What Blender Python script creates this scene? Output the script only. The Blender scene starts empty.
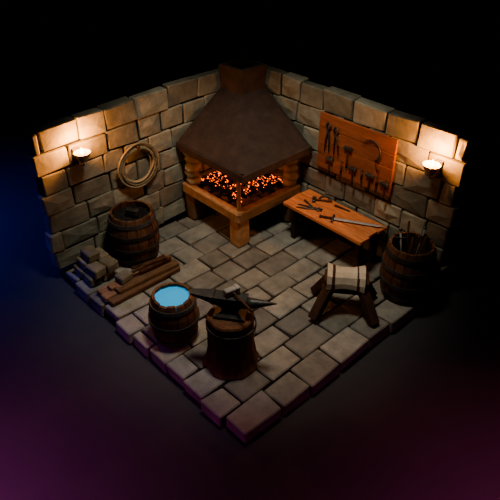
import bpy, bmesh, math, random
from mathutils import Vector, Matrix, Euler
random.seed(7)
R=random.uniform
sc=bpy.context.scene
try: sc.view_settings.look='AgX - Medium High Contrast'
except Exception: pass
# ---------------------------------------------------------------- materials
def newmat(name):
    m=bpy.data.materials.new(name); m.use_nodes=True
    nt=m.node_tree; nt.nodes.clear()
    out=nt.nodes.new('ShaderNodeOutputMaterial'); p=nt.nodes.new('ShaderNodeBsdfPrincipled')
    nt.links.new(p.outputs[0],out.inputs[0]); return m,nt,p
def rough_mat(name,c1,c2,rough=.85,scale=6.,stretch=(1,1,1),bump=.3,bscale=30.,metal=0.,spec=.3,varlo=.6,varhi=1.25,detail=6):
    m,nt,p=newmat(name); N=nt.nodes.new; L=nt.links.new
    tc=N('ShaderNodeTexCoord'); mp=N('ShaderNodeMapping'); mp.inputs['Scale'].default_value=stretch
    L(tc.outputs['Object'],mp.inputs[0])
    n=N('ShaderNodeTexNoise'); n.inputs['Scale'].default_value=scale; n.inputs['Detail'].default_value=detail; n.inputs['Roughness'].default_value=.65
    L(mp.outputs[0],n.inputs['Vector'])
    cr=N('ShaderNodeValToRGB'); cr.color_ramp.elements[0].position=.32; cr.color_ramp.elements[1].position=.68
    cr.color_ramp.elements[0].color=(*c1,1); cr.color_ramp.elements[1].color=(*c2,1)
    L(n.outputs[0],cr.inputs[0])
    at=N('ShaderNodeAttribute'); at.attribute_name='var'
    mr=N('ShaderNodeMapRange'); mr.inputs['To Min'].default_value=varlo; mr.inputs['To Max'].default_value=varhi
    L(at.outputs['Fac'],mr.inputs['Value'])
    mx=N('ShaderNodeVectorMath'); mx.operation='SCALE'
    L(cr.outputs[0],mx.inputs[0]); L(mr.outputs[0],mx.inputs['Scale'])
    L(mx.outputs[0],p.inputs['Base Color'])
    n2=N('ShaderNodeTexNoise'); n2.inputs['Scale'].default_value=bscale; n2.inputs['Detail'].default_value=5
    L(mp.outputs[0],n2.inputs['Vector'])
    b=N('ShaderNodeBump'); b.inputs['Strength'].default_value=bump; b.inputs['Distance'].default_value=.02
    L(n2.outputs[0],b.inputs['Height']); L(b.outputs[0],p.inputs['Normal'])
    p.inputs['Roughness'].default_value=rough; p.inputs['Metallic'].default_value=metal
    p.inputs['Specular IOR Level'].default_value=spec
    return m
def emis(name,col,st,base=(.1,.1,.1)):
    m,nt,p=newmat(name); p.inputs['Base Color'].default_value=(*base,1)
    p.inputs['Emission Color'].default_value=(*col,1); p.inputs['Emission Strength'].default_value=st
    return m
STONE=rough_mat('wall_stone',(.23,.21,.155),(.38,.35,.265),scale=4,bump=.5,bscale=14)
FSTONE=rough_mat('floor_stone',(.20,.185,.155),(.34,.315,.265),scale=4,bump=.5,bscale=14,rough=.6,varlo=.65,varhi=1.15)
MORTAR=rough_mat('mortar',(.012,.011,.01),(.025,.022,.02),scale=10)
WOOD=rough_mat('barrel_wood',(.11,.048,.024),(.21,.098,.05),scale=5,stretch=(3,3,.6),bump=.3)
DWOOD=rough_mat('dark_wood',(.055,.024,.013),(.12,.053,.028),scale=6,stretch=(2,2,1),bump=.4)
PLANK=rough_mat('plank_wood',(.20,.105,.055),(.36,.20,.11),scale=6,stretch=(3,.8,3),bump=.4)
BEAM=rough_mat('forge_beam_wood',(.28,.15,.075),(.46,.27,.14),scale=6,stretch=(1,1,1),bump=.3)
BENCH=rough_mat('bench_wood',(.44,.15,.06),(.70,.27,.11),scale=5,stretch=(.7,4,4),bump=.3)
BOARD=rough_mat('board_wood',(.36,.115,.05),(.54,.19,.085),scale=5,stretch=(.7,3,3),bump=.3)
HOOD=rough_mat('hood_iron',(.052,.034,.027),(.082,.054,.042),scale=5,bump=.25,rough=.7,spec=.3)
CHIM=rough_mat('chimney_brick',(.12,.07,.042),(.20,.12,.075),scale=5,bump=.3)
FLUE=rough_mat('flue_brick',(.07,.043,.028),(.12,.075,.05),scale=5,bump=.4)
IRON=rough_mat('dark_iron',(.05,.048,.045),(.11,.10,.095),scale=8,bump=.2,rough=.5,metal=.5,spec=.5)
STEEL=rough_mat('steel',(.30,.28,.26),(.48,.45,.42),scale=8,bump=.1,rough=.45,metal=.3,spec=.5)
ROPE=rough_mat('rope',(.24,.20,.13),(.40,.34,.22),scale=30,bump=.8,bscale=60)
PALE=rough_mat('pale_hide',(.42,.34,.25),(.62,.52,.40),scale=4,bump=.3)
BRICK=rough_mat('ingot_stone',(.20,.165,.115),(.34,.285,.20),scale=5,bump=.4)
COAL=rough_mat('coal',(.008,.007,.007),(.03,.025,.022),scale=8,bump=.5)
EMBER=emis('ember',(1.,.14,.015),3.2,(.1,.02,.01))
FLAME=emis('lamp_flame',(1.,.55,.2),25.)
CREAM=rough_mat('lamp_bowl',(.35,.27,.18),(.5,.4,.28),scale=6,bump=.1,rough=.5)
WATER=emis('water',(.06,.48,.95),.34,(.06,.40,.66))  # small emission added so the unlit water surface reads bright
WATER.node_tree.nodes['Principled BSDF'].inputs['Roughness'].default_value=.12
GROUND=rough_mat('ground_dark',(.05,.05,.05),(.06,.06,.06),scale=1,bump=0,rough=.8,varlo=1,varhi=1)
# ---------------------------------------------------------------- builder
class B:
    def __init__(s): s.bm=bmesh.new(); s.v=s.bm.faces.layers.float.new('var'); s.mats=[]; s.M=Matrix()
    def add(s,t,mat,var=None,smooth=False):
        if mat not in s.mats: s.mats.append(mat)
        mi=s.mats.index(mat)
        if var is None: var=random.random()
        bmesh.ops.recalc_face_normals(t,faces=t.faces[:])
        me=bpy.data.meshes.new('t'); t.to_mesh(me); t.free(); me.transform(s.M)
        n=len(s.bm.faces); s.bm.from_mesh(me); bpy.data.meshes.remove(me)
        s.bm.faces.ensure_lookup_table()
        for f in s.bm.faces[n:]:
            f.material_index=mi; f[s.v]=var; f.smooth=smooth
    def box(s,c,sz,mat,rot=(0,0,0),bev=.01,jit=0,jz=None,seg=1,var=None):
        t=bmesh.new(); bmesh.ops.create_cube(t,size=1)
        for v in t.verts:
            v.co=Vector((v.co.x*sz[0],v.co.y*sz[1],v.co.z*sz[2]))
            if jit: v.co+=Vector((R(-jit,jit),R(-jit,jit),R(-1,1)*(jit if jz is None else jz)))
        if bev: bmesh.ops.bevel(t,geom=t.edges[:],offset=bev,segments=seg,affect='EDGES',profile=.6)
        t.transform(Matrix.Translation(c)@Euler(rot).to_matrix().to_4x4()); s.add(t,mat,var)
    def stone(s,c,sz,mat,face,dep=.03,jit=.02,rot=(0,0,0)):
        t=bmesh.new(); bmesh.ops.create_cube(t,size=1)
        for v in t.verts:
            v.co=Vector((v.co.x*sz[0]+R(-jit,jit),v.co.y*sz[1]+R(-jit,jit),v.co.z*sz[2]+R(-jit,jit)))
        bmesh.ops.bevel(t,geom=t.edges[:],offset=.016,segments=1,affect='EDGES')
        t.faces.ensure_lookup_table()
        big=[f for f in t.faces if f.normal.dot(Vector(face))>.85 and f.calc_area()>.3*max(g.calc_area() for g in t.faces)]
        bmesh.ops.subdivide_edges(t,edges=list({e for f in big for e in f.edges}),cuts=1,use_grid_fill=True)
        for v in t.verts:
            on=all(f.normal.dot(Vector(face))>.85 for f in v.link_faces)
            if on: v.co+=Vector(face)*R(-.2,1)*dep+Vector((R(-.06,.06)*(1-abs(face[0])),R(-.06,.06)*(1-abs(face[1])),R(-.04,.04)*(1-abs(face[2]))))
        bmesh.ops.triangulate(t,faces=t.faces[:])
        t.transform(Matrix.Translation(c)@Euler(rot).to_matrix().to_4x4()); s.add(t,mat)
    def rings(s,rs,mat,closed=False,cap=True,var=None,smooth=False):
        t=bmesh.new(); vs=[[t.verts.new(p) for p in r] for r in rs]; n=len(rs[0]); m=len(rs)
        for i in range(m if closed else m-1):
            a=vs[i]; b=vs[(i+1)%m]
            for j in range(n): t.faces.new((a[j],a[(j+1)%n],b[(j+1)%n],b[j]))
        if cap and not closed: t.faces.new(vs[0]); t.faces.new(vs[-1])
        s.add(t,mat,var,smooth)
    def cyl(s,p1,p2,r1,r2,mat,n=12,var=None,smooth=False,jit=0):
        p1=Vector(p1);p2=Vector(p2); q=(p2-p1).to_track_quat('Z','Y'); rs=[]
        for p,r in((p1,r1),(p2,r2)):
            rs.append([p+q@Vector((math.cos(a)*r*(1+R(-jit,jit)),math.sin(a)*r*(1+R(-jit,jit)),0)) for a in [2*math.pi*k/n for k in range(n)]])
        s.rings(rs,mat,var=var,smooth=smooth)
    def lathe(s,prof,c,mat,n=16,var=None,smooth=False,closed=False,cap=True):
        c=Vector(c)
        s.rings([[c+Vector((math.cos(2*math.pi*k/n)*r,math.sin(2*math.pi*k/n)*r,z)) for k in range(n)] for r,z in prof],mat,var=var,smooth=smooth,closed=closed,cap=cap)
    def tube(s,pts,rad,mat,n=7,closed=False,var=None,smooth=True):
        pts=[Vector(p) for p in pts]; m=len(pts); rs=[]
        up=Vector((.13,.21,.97))
        for i,p in enumerate(pts):
            a=pts[(i-1)%m] if (i>0 or closed) else p; b=pts[(i+1)%m] if (i<m-1 or closed) else p
            d=(b-a).normalized()
            if abs(d.dot(up))>.95: x=d.cross(Vector((1,0,.1))).normalized()
            else: x=d.cross(up).normalized()
            y=d.cross(x); r=rad[i] if isinstance(rad,(list,tuple)) else rad
            rs.append([p+x*math.cos(2*math.pi*k/n)*r+y*math.sin(2*math.pi*k/n)*r for k in range(n)])
        s.rings(rs,mat,closed=closed,var=var,smooth=smooth)
    def rock(s,c,sz,mat,var=None,sub=1,j=.18):
        t=bmesh.new(); bmesh.ops.create_icosphere(t,subdivisions=sub,radius=1)
        for v in t.verts:
            k=1+R(-j,j); v.co=Vector((v.co.x*sz[0]*k,v.co.y*sz[1]*k,v.co.z*sz[2]*k))
        t.transform(Matrix.Translation(c)@Euler((R(-.3,.3),R(-.3,.3),R(0,6))).to_matrix().to_4x4()); s.add(t,mat,var)
    def done(s,name,loc=(0,0,0),rot=(0,0,0),parent=None,mw=None):
        me=bpy.data.meshes.new(name)
        s.bm.to_mesh(me); s.bm.free()
        for m in s.mats: me.materials.append(m)
        o=bpy.data.objects.new(name,me); sc.collection.objects.link(o)
        if parent: o.parent=parent
        if mw is not None: o.matrix_local=mw
        else: o.location=loc; o.rotation_euler=rot
        return o
LX,LY,H,T=4.33,3.98,2.4,.25
# ---------------------------------------------------------------- room
def splits(a,b,w,j=.28,off=0):
    xs=[a]; x=a+off
    if off: xs.append(x)
    while x<b-w*1.35:
        x+=w*R(1-j,1+j); xs.append(x)
    xs.append(b); return xs
def wall(name,L,axis,kz):
    b=B(); rows=7; h=H/rows; g=.018
    if axis=='y': b.box((-T/2-.03,-L/2,H/2-.03),(T-.09,L-.06,H-.08),MORTAR,bev=0)
    else: b.box((L/2-T/2,T/2+.03,H/2-.03),(L+T-.06,T-.09,H-.08),MORTAR,bev=0)
    for r in range(rows):
        s0=0 if axis=='y' else -T
        xs=splits(s0,L,.52,off=(.28 if r%2 else 0))
        for i in range(len(xs)-1):
            a,c=xs[i],xs[i+1]; last=(i==len(xs)-2)
            if last: c+=R(-.05,.06)
            zt=(r+1)*h; zb=r*h
            if r==rows-1: zt+=R(-.03,.03)
            pr=R(.02,.05); pb=R(-.02,.03)
            w=c-a-g; hh=zt-zb-g; th=T-pr+pb
            if axis=='y': cc=(-pr-th/2,-(a+c)/2,(zt+zb)/2); sz=(th,w,hh); fc=(1,0,0)
            else: cc=((a+c)/2,pr+th/2,(zt+zb)/2); sz=(w,th,hh); fc=(0,-1,0)
            b.stone(cc,sz,STONE,fc,dep=.038,jit=.018,rot=(R(-.02,.02),R(-.02,.02),R(-.02,.02)))
    for v in b.bm.verts:
        t=abs(v.co.y if axis=='y' else v.co.x)/L; v.co.z*=1+.02*(1-t)+kz*t
    return b.done(name)
wall('wall_left',LY,'y',-.03); wall('wall_right',LX,'x',.035)
b=B()
b.box((LX/2-T/2,-LY/2+T/2,-.18),(LX+T-.1,LY+T-.1,.14),MORTAR,bev=.02)
nr=11; w=LX/nr
for i in range(nr):
    ys=splits(0,LY,.52,off=(.3 if i%2 else 0))
    for k in range(len(ys)-1):
        a,c=ys[k],ys[k+1]; x0,x1=i*w,(i+1)*w
        if k==len(ys)-2: c+=R(-.06,.05)
        if i==nr-1: x1+=R(-.05,.05)
        d=R(.005,.035)
        b.stone(((x0+x1)/2,-(a+c)/2,-.1-d),(x1-x0-.026,c-a-.026,.2),FSTONE,(0,0,1),dep=.014,jit=.013,rot=(R(-.025,.025),R(-.025,.025),R(-.02,.02)))
b.done('floor')
b=B(); b.box((0,0,-.29),(60,60,.1),GROUND,bev=0); b.done('ground')
# ---------------------------------------------------------------- forge
b=B(); S=1.5
for (x,y) in((S-.15,-S+.15),(.17,-S+.15),(S-.15,-.17)):
    b.box((x,y,.25),(.25,.25,.5),BEAM if x+(-y)>2 else CHIM,bev=.02,jit=.015,jz=0)
b.box((S/2+.01,-S/2-.01,.53),(S-.1,S-.1,.1),CHIM,bev=.01)
b.box((S-.07,-S/2-.01,.59),(.15,S+.02,.19),BEAM,bev=.02,jit=.012)
b.box((S/2+.01,-S+.06,.59),(S,.15,.19),BEAM,bev=.02,jit=.012)
b.box((S/2,-.07,.62),(S-.2,.12,.2),STONE,bev=.02); b.box((.07,-S/2,.62),(.12,S-.2,.2),STONE,bev=.02)
for k in range(5):
    b.rock((.22+k*.25,-S+.2,.66),(.11,.08,.06),CHIM,j=.12); b.rock((S-.21,-.2-k*.25,.66),(.08,.11,.06),CHIM,j=.12)
for (x,y) in((.16,-S+.14),(S-.14,-.16)):
    for k in range(5):
        b.rock((x+R(-.015,.015),y+R(-.015,.015),.74+k*.135),(.14,.13,.085),BRICK,j=.08,sub=2)
b.cyl((S-.1,-S+.1,.66),(S-.1,-S+.1,1.38),.035,.03,BEAM,n=8)
hx,hy,z0,z1=1.68,1.57,1.34,1.48
b.box((hx-.04,-hy/2,(z0+z1)/2),(.08,hy,z1-z0),HOOD,bev=.01); b.box((hx/2,-hy+.04,(z0+z1)/2),(hx-.02,.08,z1-z0),HOOD,bev=.01)
def rect(x,y,z,o=0): return [Vector((.01+o,-.01-o,z)),Vector((x-o,-.01-o,z)),Vector((x-o,-y+o,z)),Vector((.01+o,-y+o,z))]
cw=.54; zt=2.18
b.rings([rect(hx-.02,hy-.02,z1-.02),rect((hx+cw)/2,(hy+cw)/2,(z1+zt)/2),rect(cw,cw,zt),rect(cw,cw,zt,.04),rect(hx-.02,hy-.02,z1-.02,.05)],HOOD,closed=True,var=.5)
b.rings([rect(cw,cw,zt-.02),rect(cw+.01,cw+.01,zt+.2),rect(cw+.03,cw+.03,2.58),rect(cw+.03,cw+.03,2.58,.07),rect(cw,cw,zt-.02,.07)],FLUE,closed=True,var=.5)
b.box((cw/2+.01,-cw/2-.01,2.47),(cw-.12,cw-.12,.1),COAL,bev=0)
forge=b.done('forge')
b=B()
for k in range(260):
    x,y=R(.25,1.27),-R(.25,1.27); d=math.hypot(x-.75,y+.75); z=.62+max(0,.26-.3*d)+R(-.02,.04); r=R(.03,.065)
    b.rock((x,y,z),(r,r,r*.8),COAL)
for k in range(330):
    x,y=R(.22,1.27),-R(.22,1.27); d=math.hypot(x-.75,y+.75)
    z=.66+max(0,.26-.3*d)+R(0,.05); r=R(.005,.014)
    b.rock((x,y,z),(r,r,r),EMBER)
co=b.done('embers',parent=forge)
# ---------------------------------------------------------------- barrels
def barrel(name,loc,rm,re,h,mat=WOOD,inset=.1,lid=DWOOD,hoops=(.12,.36,.64,.88),ns=16):
    b=B(); nz=7; th=.035
    def rad(t): return re+(rm-re)*math.sin(math.pi*t)
    for k in range(ns):
        a0=2*math.pi*(k+.03)/ns; a1=2*math.pi*(k+.97)/ns; am=(a0+a1)/2; dr=R(-.006,.006); dh=R(-.015,.01)
        rs=[]
        for i in range(nz):
            t=i/(nz-1); z=t*h+(dh if i==nz-1 else 0); r=rad(t)+dr
            rs.append([Vector((math.cos(a)*q,math.sin(a)*q,z)) for a,q in((a0,r),(am,r*1.005),(a1,r),(a1,r-th),(a0,r-th))])
        b.rings(rs,mat)
    for t in hoops:
        r0=rad(t-.035)+.002; r1=rad(t+.035)+.002
        b.lathe([(r0,(t-.035)*h),(r0+.014,(t-.035)*h),(r1+.014,(t+.035)*h),(r1,(t+.035)*h)],(0,0,0),IRON,n=ns*2,closed=True)
    b.lathe([(rad(.05)-th,.04),(rad(.05)-th,.06)],(0,0,0),DWOOD,n=ns)
    if lid: b.lathe([(rad(1-inset/h)-th+.005,h-inset-.03),(rad(1-inset/h)-th+.005,h-inset)],(0,0,0),lid,n=ns,var=.5)
    return b.done(name,loc=loc)
bl=barrel('wooden_barrel',(.45,-2.84,0),.40,.335,.86,inset=.12,lid=COAL)
br=barrel('wooden_barrel',(4.03,-.41,0),.385,.32,.90,inset=.5,lid=COAL)
wb=barrel('water_bucket',(2.42,-3.52,0),.335,.27,.72,inset=.06,lid=WATER,hoops=(.14,.5,.86),ns=14)
# ---------------------------------------------------------------- tools
def hammer(name,L=.4,hw=.15,hs=.055,parent=None,mw=None,head=IRON,handle=DWOOD):
    b=B()
    b.box((0,0,0),(hw,hs,hs),head,bev=.01); b.box((hw*.36,0,0),(hw*.3,hs*1.2,hs*1.2),head,bev=.012)
    b.tube([(0,.03,0),(0,-L*.3,0),(0,-L*.7,0),(0,-L,0)],[.014,.013,.017,.018],handle,n=8)
    return b.done(name,parent=parent,mw=mw)
def tongs(name,L=.45,parent=None,mw=None,mat=IRON):
    b=B()
    for s in(-1,1):
        b.tube([(s*.015,.12,0),(s*.045,.06,0),(-s*.0,0,s*.006),(-s*.035,-L*.35,0),(-s*.045,-L*.75,0)],[.012,.016,.018,.014,.010],mat,n=6)
    b.cyl((0,0,-.02),(0,0,.02),.02,.02,mat,n=8)
    return b.done(name,parent=parent,mw=mw)
def chisel(name,L=.26,parent=None,mw=None,handle=DWOOD):
    b=B(); b.tube([(0,0,0),(0,-L*.45,0)],[.02,.015],handle,n=8); b.box((0,-L*.7,0),(.025,L*.5,.008),IRON,bev=.002)
    return b.done(name,parent=parent,mw=mw)
def horseshoe(name,r=.09,parent=None,mw=None):
    b=B(); b.tube([(r*math.cos(a),r*1.2*math.sin(a),0) for a in [math.radians(-50+i*280/14) for i in range(15)]],.016,IRON,n=6)
    return b.done(name,parent=parent,mw=mw)
def sickle(name,parent=None,mw=None):
    b=B(); pts=[(.17*math.cos(a)-.02,.17*math.sin(a),0) for a in [math.radians(-80+i*210/12) for i in range(13)]]
    b.tube(pts,[.024-.0016*i for i in range(13)],IRON,n=5); p=pts[0]; b.tube([p,(p[0]-.02,p[1]-.16,0)],[.018,.02],DWOOD,n=7)
    return b.done(name,parent=parent,mw=mw)
def sword(name,L=.75,parent=None,mw=None,loc=(0,0,0),rot=(0,0,0)):
    b=B()
    b.rings([[Vector((x,-w,0)),Vector((x,0,.008)),Vector((x,w,0)),Vector((x,0,-.008))] for x,w in((0,.036),(L*.85,.03),(L,.002))],STEEL,var=1)
    b.box((-.01,0,0),(.035,.2,.035),IRON,bev=.006); b.cyl((-.02,0,0),(-.19,0,0),.018,.017,DWOOD,n=8); b.rock((-.21,0,0),(.028,.028,.028),IRON,j=.02)
    return b.done(name,parent=parent,mw=mw,loc=loc,rot=rot)
def Mx(loc,rot): return Matrix.Translation(loc)@Euler(rot).to_matrix().to_4x4()
b=B()
for i in range(4):
    b.box((0,.0,-.31+i*.235),(1.46,.045,.231),BOARD,bev=.008,jit=.006,jz=.002)
board=b.done('tool_board',loc=(2.58,-.045,1.64))
FR=lambda x,z,a=0: Mx((x,-.05,z),(math.pi/2,0,0))@Matrix.Rotation(a,4,'Z')
tongs('tongs',.5,board,FR(-.52,.28)); tongs('tongs',.45,board,FR(-.36,.25,.1))
sickle('sickle',board,FR(.34,.22,.5)); hammer('hammer',.32,parent=board,mw=FR(-.1,.1,0))
for i,x in enumerate((-.45,-.2,.02,.2,.36,.5,.64)):
    (chisel if i%2 else hammer)('hanging_tool',.28,parent=board,mw=FR(x,-.2+R(-.04,.04),R(-.1,.1)))
b=B()
for x in(-.45,-.2,.02,.2,.36,.5,.64): b.cyl((x,-.0,-.17),(x,-.07,-.16),.008,.008,IRON,n=6)
b.done('pegs',parent=board)
# ---------------------------------------------------------------- workbench
b=B(); bx0,bx1,by=1.70,3.34,.68
for i in range(3):
    b.box(((bx0+bx1)/2+R(-.02,.02),-.04-by/6-i*by/3*.97,.675),(bx1-bx0,by/3-.006,.06),BENCH,bev=.008,jit=.006)
for x in(bx0+.14,bx1-.14):
    for y in(-.12,-.52): b.box((x,y,.325),(.1,.1,.65),DWOOD,bev=.01,jit=.006,jz=0)
    b.box((x,-.32,.2),(.07,.42,.08),DWOOD,bev=.01)
b.box(((bx0+bx1)/2,-.57,.60),(bx1-bx0-.1,.05,.1),DWOOD,bev=.01)
bench=b.done('workbench')
TZ=.712
hammer('bench_hammer',.3,parent=bench,mw=Mx((2.05,-.3,TZ+.02),(0,0,2.2)))
tongs('bench_tongs',.4,bench,Mx((2.25,-.5,TZ+.012),(0,0,-1.1)))
chisel('bench_chisel',.25,bench,Mx((1.95,-.42,TZ+.012),(0,0,1.3)))
chisel('bench_file',.3,bench,Mx((2.4,-.18,TZ+.012),(0,0,1.7)))
horseshoe('bench_horseshoe',.08,bench,Mx((2.15,-.15,TZ+.012),(0,0,.5)))
sword('sword',.80,bench,mw=Mx((2.66,-.52,TZ+.025),(0,0,.5)))
b=B()
for i in range(5):
    a=i*1.3; p=Vector((.08*math.cos(a),.08*math.sin(a),.41)); q=Vector((.2*math.cos(a),.2*math.sin(a),1.12+R(-.1,.12)))
    b.tube([p,q],.016,STEEL if i%2 else DWOOD,n=6)
    if i%2: b.box(q-(q-p)*.2,(.16,.03,.03),IRON,bev=.005,rot=(0,0,a)); b.rock(q,(.03,.03,.03),IRON,j=.02)
b.done('sword_handles',parent=br)
hammer('sledge_hammer',.5,.2,.09,parent=bl,mw=Mx((0,.02,.83),(1.5,.1,.6)))
# ---------------------------------------------------------------- stump + anvil
b=B(); n=18
pr=[(.37,0),(.33,.08),(.30,.3),(.295,.6),(.30,.76),(.285,.785)]
wob=[R(-.03,.03) for _ in range(n)]
b.rings([[Vector((math.cos(2*math.pi*k/n)*(r+wob[k]*(1.3 if z<.1 else .7)),math.sin(2*math.pi*k/n)*(r+wob[k]*(1.3 if z<.1 else .7)),z)) for k in range(n)] for r,z in pr],WOOD,var=.5)
b.lathe([(.312,.6),(.325,.6),(.325,.66),(.312,.66)],(0,0,0),IRON,n=24,closed=True)
b.done('tree_stump',loc=(3.30,-3.25,0))
b=B()
def rc(x,y,z): return [Vector((-x,-y,z)),Vector((x,-y,z)),Vector((x,y,z)),Vector((-x,y,z))]
b.rings([rc(.2,.13,0),rc(.2,.13,.04),rc(.11,.075,.09),rc(.1,.065,.14),rc(.17,.08,.19),rc(.21,.085,.2),rc(.21,.085,.30)],IRON,var=.5)
b.rings([[Vector((x,-w,zz)) for w,zz in((hw,zb),(-hw,zb),(-hw,.3),(hw,.3))] for x,hw,zb in((-.2,.085,.2),(-.33,.075,.24),(-.5,.05,.275))],IRON,var=.6)
b.rings([[Vector((x,math.cos(a)*r,zc+math.sin(a)*r)) for a in [2*math.pi*k/12 for k in range(12)]] for x,r,zc in((.19,.078,.215),(.28,.07,.22),(.38,.05,.235),(.48,.028,.25),(.58,.006,.262))],IRON,var=.5,smooth=True)
anv=b.done('anvil',loc=(3.30,-3.25,.785),rot=(0,0,math.radians(36)))
h=hammer('forging_hammer',.46,.2,.085,head=STEEL,handle=WOOD)
h.matrix_world=Mx((3.29,-3.22,1.14),(0,0,math.radians(80)))
# ---------------------------------------------------------------- sawhorse
b=B()
b.box((0,0,.54),(.62,.28,.12),DWOOD,bev=.02,jit=.012)
for sx in(-1,1):
    for sy in(-1,1):
        p=Vector((sx*.2,sy*.09,.54)); q=Vector((sx*.43,sy*.33,.03)); d=(q-p); m=(p+q)/2
        rot=d.to_track_quat('Z','Y').to_euler(); b.box(m,(.14,.12,d.length),DWOOD,rot=rot,bev=.012,jit=.006)
    b.box((sx*.31,0,.3),(.05,.42,.08),DWOOD,bev=.01)
b.box((0,0,.32),(.6,.07,.07),DWOOD,bev=.01)
stool=b.done('sawhorse',loc=(3.65,-1.37,0),rot=(0,0,math.radians(40)))
b=B()
def saddle(x,k,o=0): return [Vector((x,y*k,.6+(z+o-.6)*k)) for y,z in ((-.2,.48),(-.195,.57),(-.15,.67),(-.07,.72),(0,.74),(.07,.72),(.15,.67),(.195,.57),(.2,.48),(.165,.48),(.16,.55),(.12,.63),(0,.66),(-.12,.63),(-.16,.55),(-.165,.48))]
b.rings([saddle(-.28,1.08,.02),saddle(-.2,.98),saddle(-.05,.86),saddle(.1,.90),saddle(.25,1.08,.01)],PALE,var=.7)
for x,k in((-.19,1.0),(.16,1.0)): b.rings([saddle(x-.022,k),saddle(x+.022,k)],DWOOD)
b.box((0,0,.61),(.46,.26,.06),DWOOD,bev=.02)
b.done('leather_saddle',parent=stool)
# ---------------------------------------------------------------- planks + stone pile
b=B()
for i in range(3): b.box((.96+i*.15,-3.2+R(-.05,.05),.05),(.14,1.3+R(-.1,.05),.08),PLANK,bev=.012,jit=.01,jz=.003,rot=(0,0,R(-.03,.03)))
for i in range(2): b.box((1.03+i*.16,-3.1+R(-.05,.05),.125),(.14,1.1+R(-.1,.05),.06),PLANK,bev=.012,jit=.01,jz=.003,rot=(0,0,R(-.05,.05)))
b.done('plank_stack')
b=B()
for i in range(6):
    a=R(-.5,.5); p=Vector((1.09+R(-.08,.08),-2.93+R(-.13,.13),.20+i*.018)); d=Vector((math.sin(a)*.6,math.cos(a),R(-.05,.1)))*R(.2,.32)
    b.tube([p-d,p,p+d],[.024,.026,.02],DWOOD,n=6,smooth=False)
b.done('firewood_sticks')
b=B()
for lv,cnt in enumerate((2,2,1)):
    for i in range(cnt):
        for j in range(2 if lv<2 else 1):
            b.box((.31+j*.28+.06*lv,-3.74+i*.22+.05*lv,.083+lv*.155),(.27,.21,.152),BRICK,bev=.02,jit=.01,jz=.002,rot=(0,0,R(-.1,.1)))
b.done('brick_pile')
b=B()
b.box((1.06,-3.46,.222),(.18,.24,.115),BRICK,bev=.02,jit=.008,rot=(0,0,.2)); b.done('stone_block')
# ---------------------------------------------------------------- rope coil
b=B()
for k in range(6):
    r=.27+.020*k; ph=R(0,6); ox=R(-.012,.012); oz=R(-.02,.02)
    b.tube([(.035+.02*(k%3)+.008*math.sin(3*a+ph),ox+(r+.012*math.sin(2*a+ph))*math.cos(a),oz+(r*1.02)*math.sin(a)) for a in [2*math.pi*i/32 for i in range(32)]],.018,ROPE,n=6,closed=True)
b.cyl((-.03,0,.33),(.14,0,.35),.02,.02,DWOOD,n=8)
b.done('rope_coil',loc=(0,-2.36,1.33))
# ---------------------------------------------------------------- wall lamps
def lamp(loc,rz):
    b=B()
    b.box((.0,0,-.08),(.05,.12,.26),IRON,bev=.008)
    b.tube([(.02,0,-.16),(.1,0,-.2),(.19,0,-.16),(.2,0,-.06)],.014,IRON,n=6)
    b.lathe([(.03,-.09),(.06,-.07),(.115,.05),(.125,.05),(.065,-.085),(.03,-.105)],(.2,0,0),CREAM,n=14,closed=True)
    b.lathe([(.045,-.08),(.045,.02)],(.2,0,0),CREAM,n=10)
    o=b.done('wall_lamp',loc=loc,rot=(0,0,rz))
    b=B(); b.lathe([(.012,.02),(.028,.045),(.02,.08),(.004,.12)],(.2,0,0),FLAME,n=8,smooth=True); b.done('flame',parent=o)
    l=bpy.data.lights.new('lamp_glow','POINT'); l.energy=72; l.color=(1,.40,.12); l.shadow_soft_size=.05
    lo=bpy.data.objects.new('lamp_glow',l); sc.collection.objects.link(lo); lo.parent=o; lo.location=(.19,0,.18)
lamp((0,-3.36,1.90),0); lamp((3.98,0,2.02),-math.pi/2)
# ---------------------------------------------------------------- lights
def light(name,kind,loc,target,energy,color,size=1,spot=None,blend=1):
    l=bpy.data.lights.new(name,kind); l.energy=energy; l.color=color
    if kind=='AREA': l.size=size
    else: l.shadow_soft_size=size
    if spot: l.spot_size=math.radians(spot); l.spot_blend=blend
    o=bpy.data.objects.new(name,l); sc.collection.objects.link(o); o.location=loc
    o.rotation_euler=(Vector(target)-Vector(loc)).to_track_quat('-Z','Y').to_euler(); return o
light('overhead_light','SPOT',(3.2,-2.9,7.0),(1.8,-1.7,.2),880,(1,.95,.82),.5,58,.7)
light('forge_glow','POINT',(.85,-.85,.98),(0,0,0),15,(1,.28,.07),.15)
light('blue_light','SPOT',(-3.4,-6.0,3.0),(-2.8,-5.2,-.24),560,(.09,.10,1),.1,130,1)
light('magenta_light','SPOT',(3.0,-7.8,2.4),(3.2,-7.4,-.24),540,(.80,.12,.62),.1,120,1)
light('magenta_light','SPOT',(8.0,-2.8,2.4),(7.8,-2.8,-.24),340,(.9,.12,.50),.1,120,1)
w=bpy.data.worlds.new('night'); w.use_nodes=True; w.node_tree.nodes['Background'].inputs[0].default_value=(.001,.001,.002,1); sc.world=w
# ---------------------------------------------------------------- camera
cd=bpy.data.cameras.new('camera'); cam=bpy.data.objects.new('camera',cd); sc.collection.objects.link(cam)
cd.sensor_width=36; cd.lens=5.93*100*36/500
cam.location=(7.582,-6.901,5.762); cam.rotation_euler=(math.pi/2-.617,0,.822); sc.camera=cam
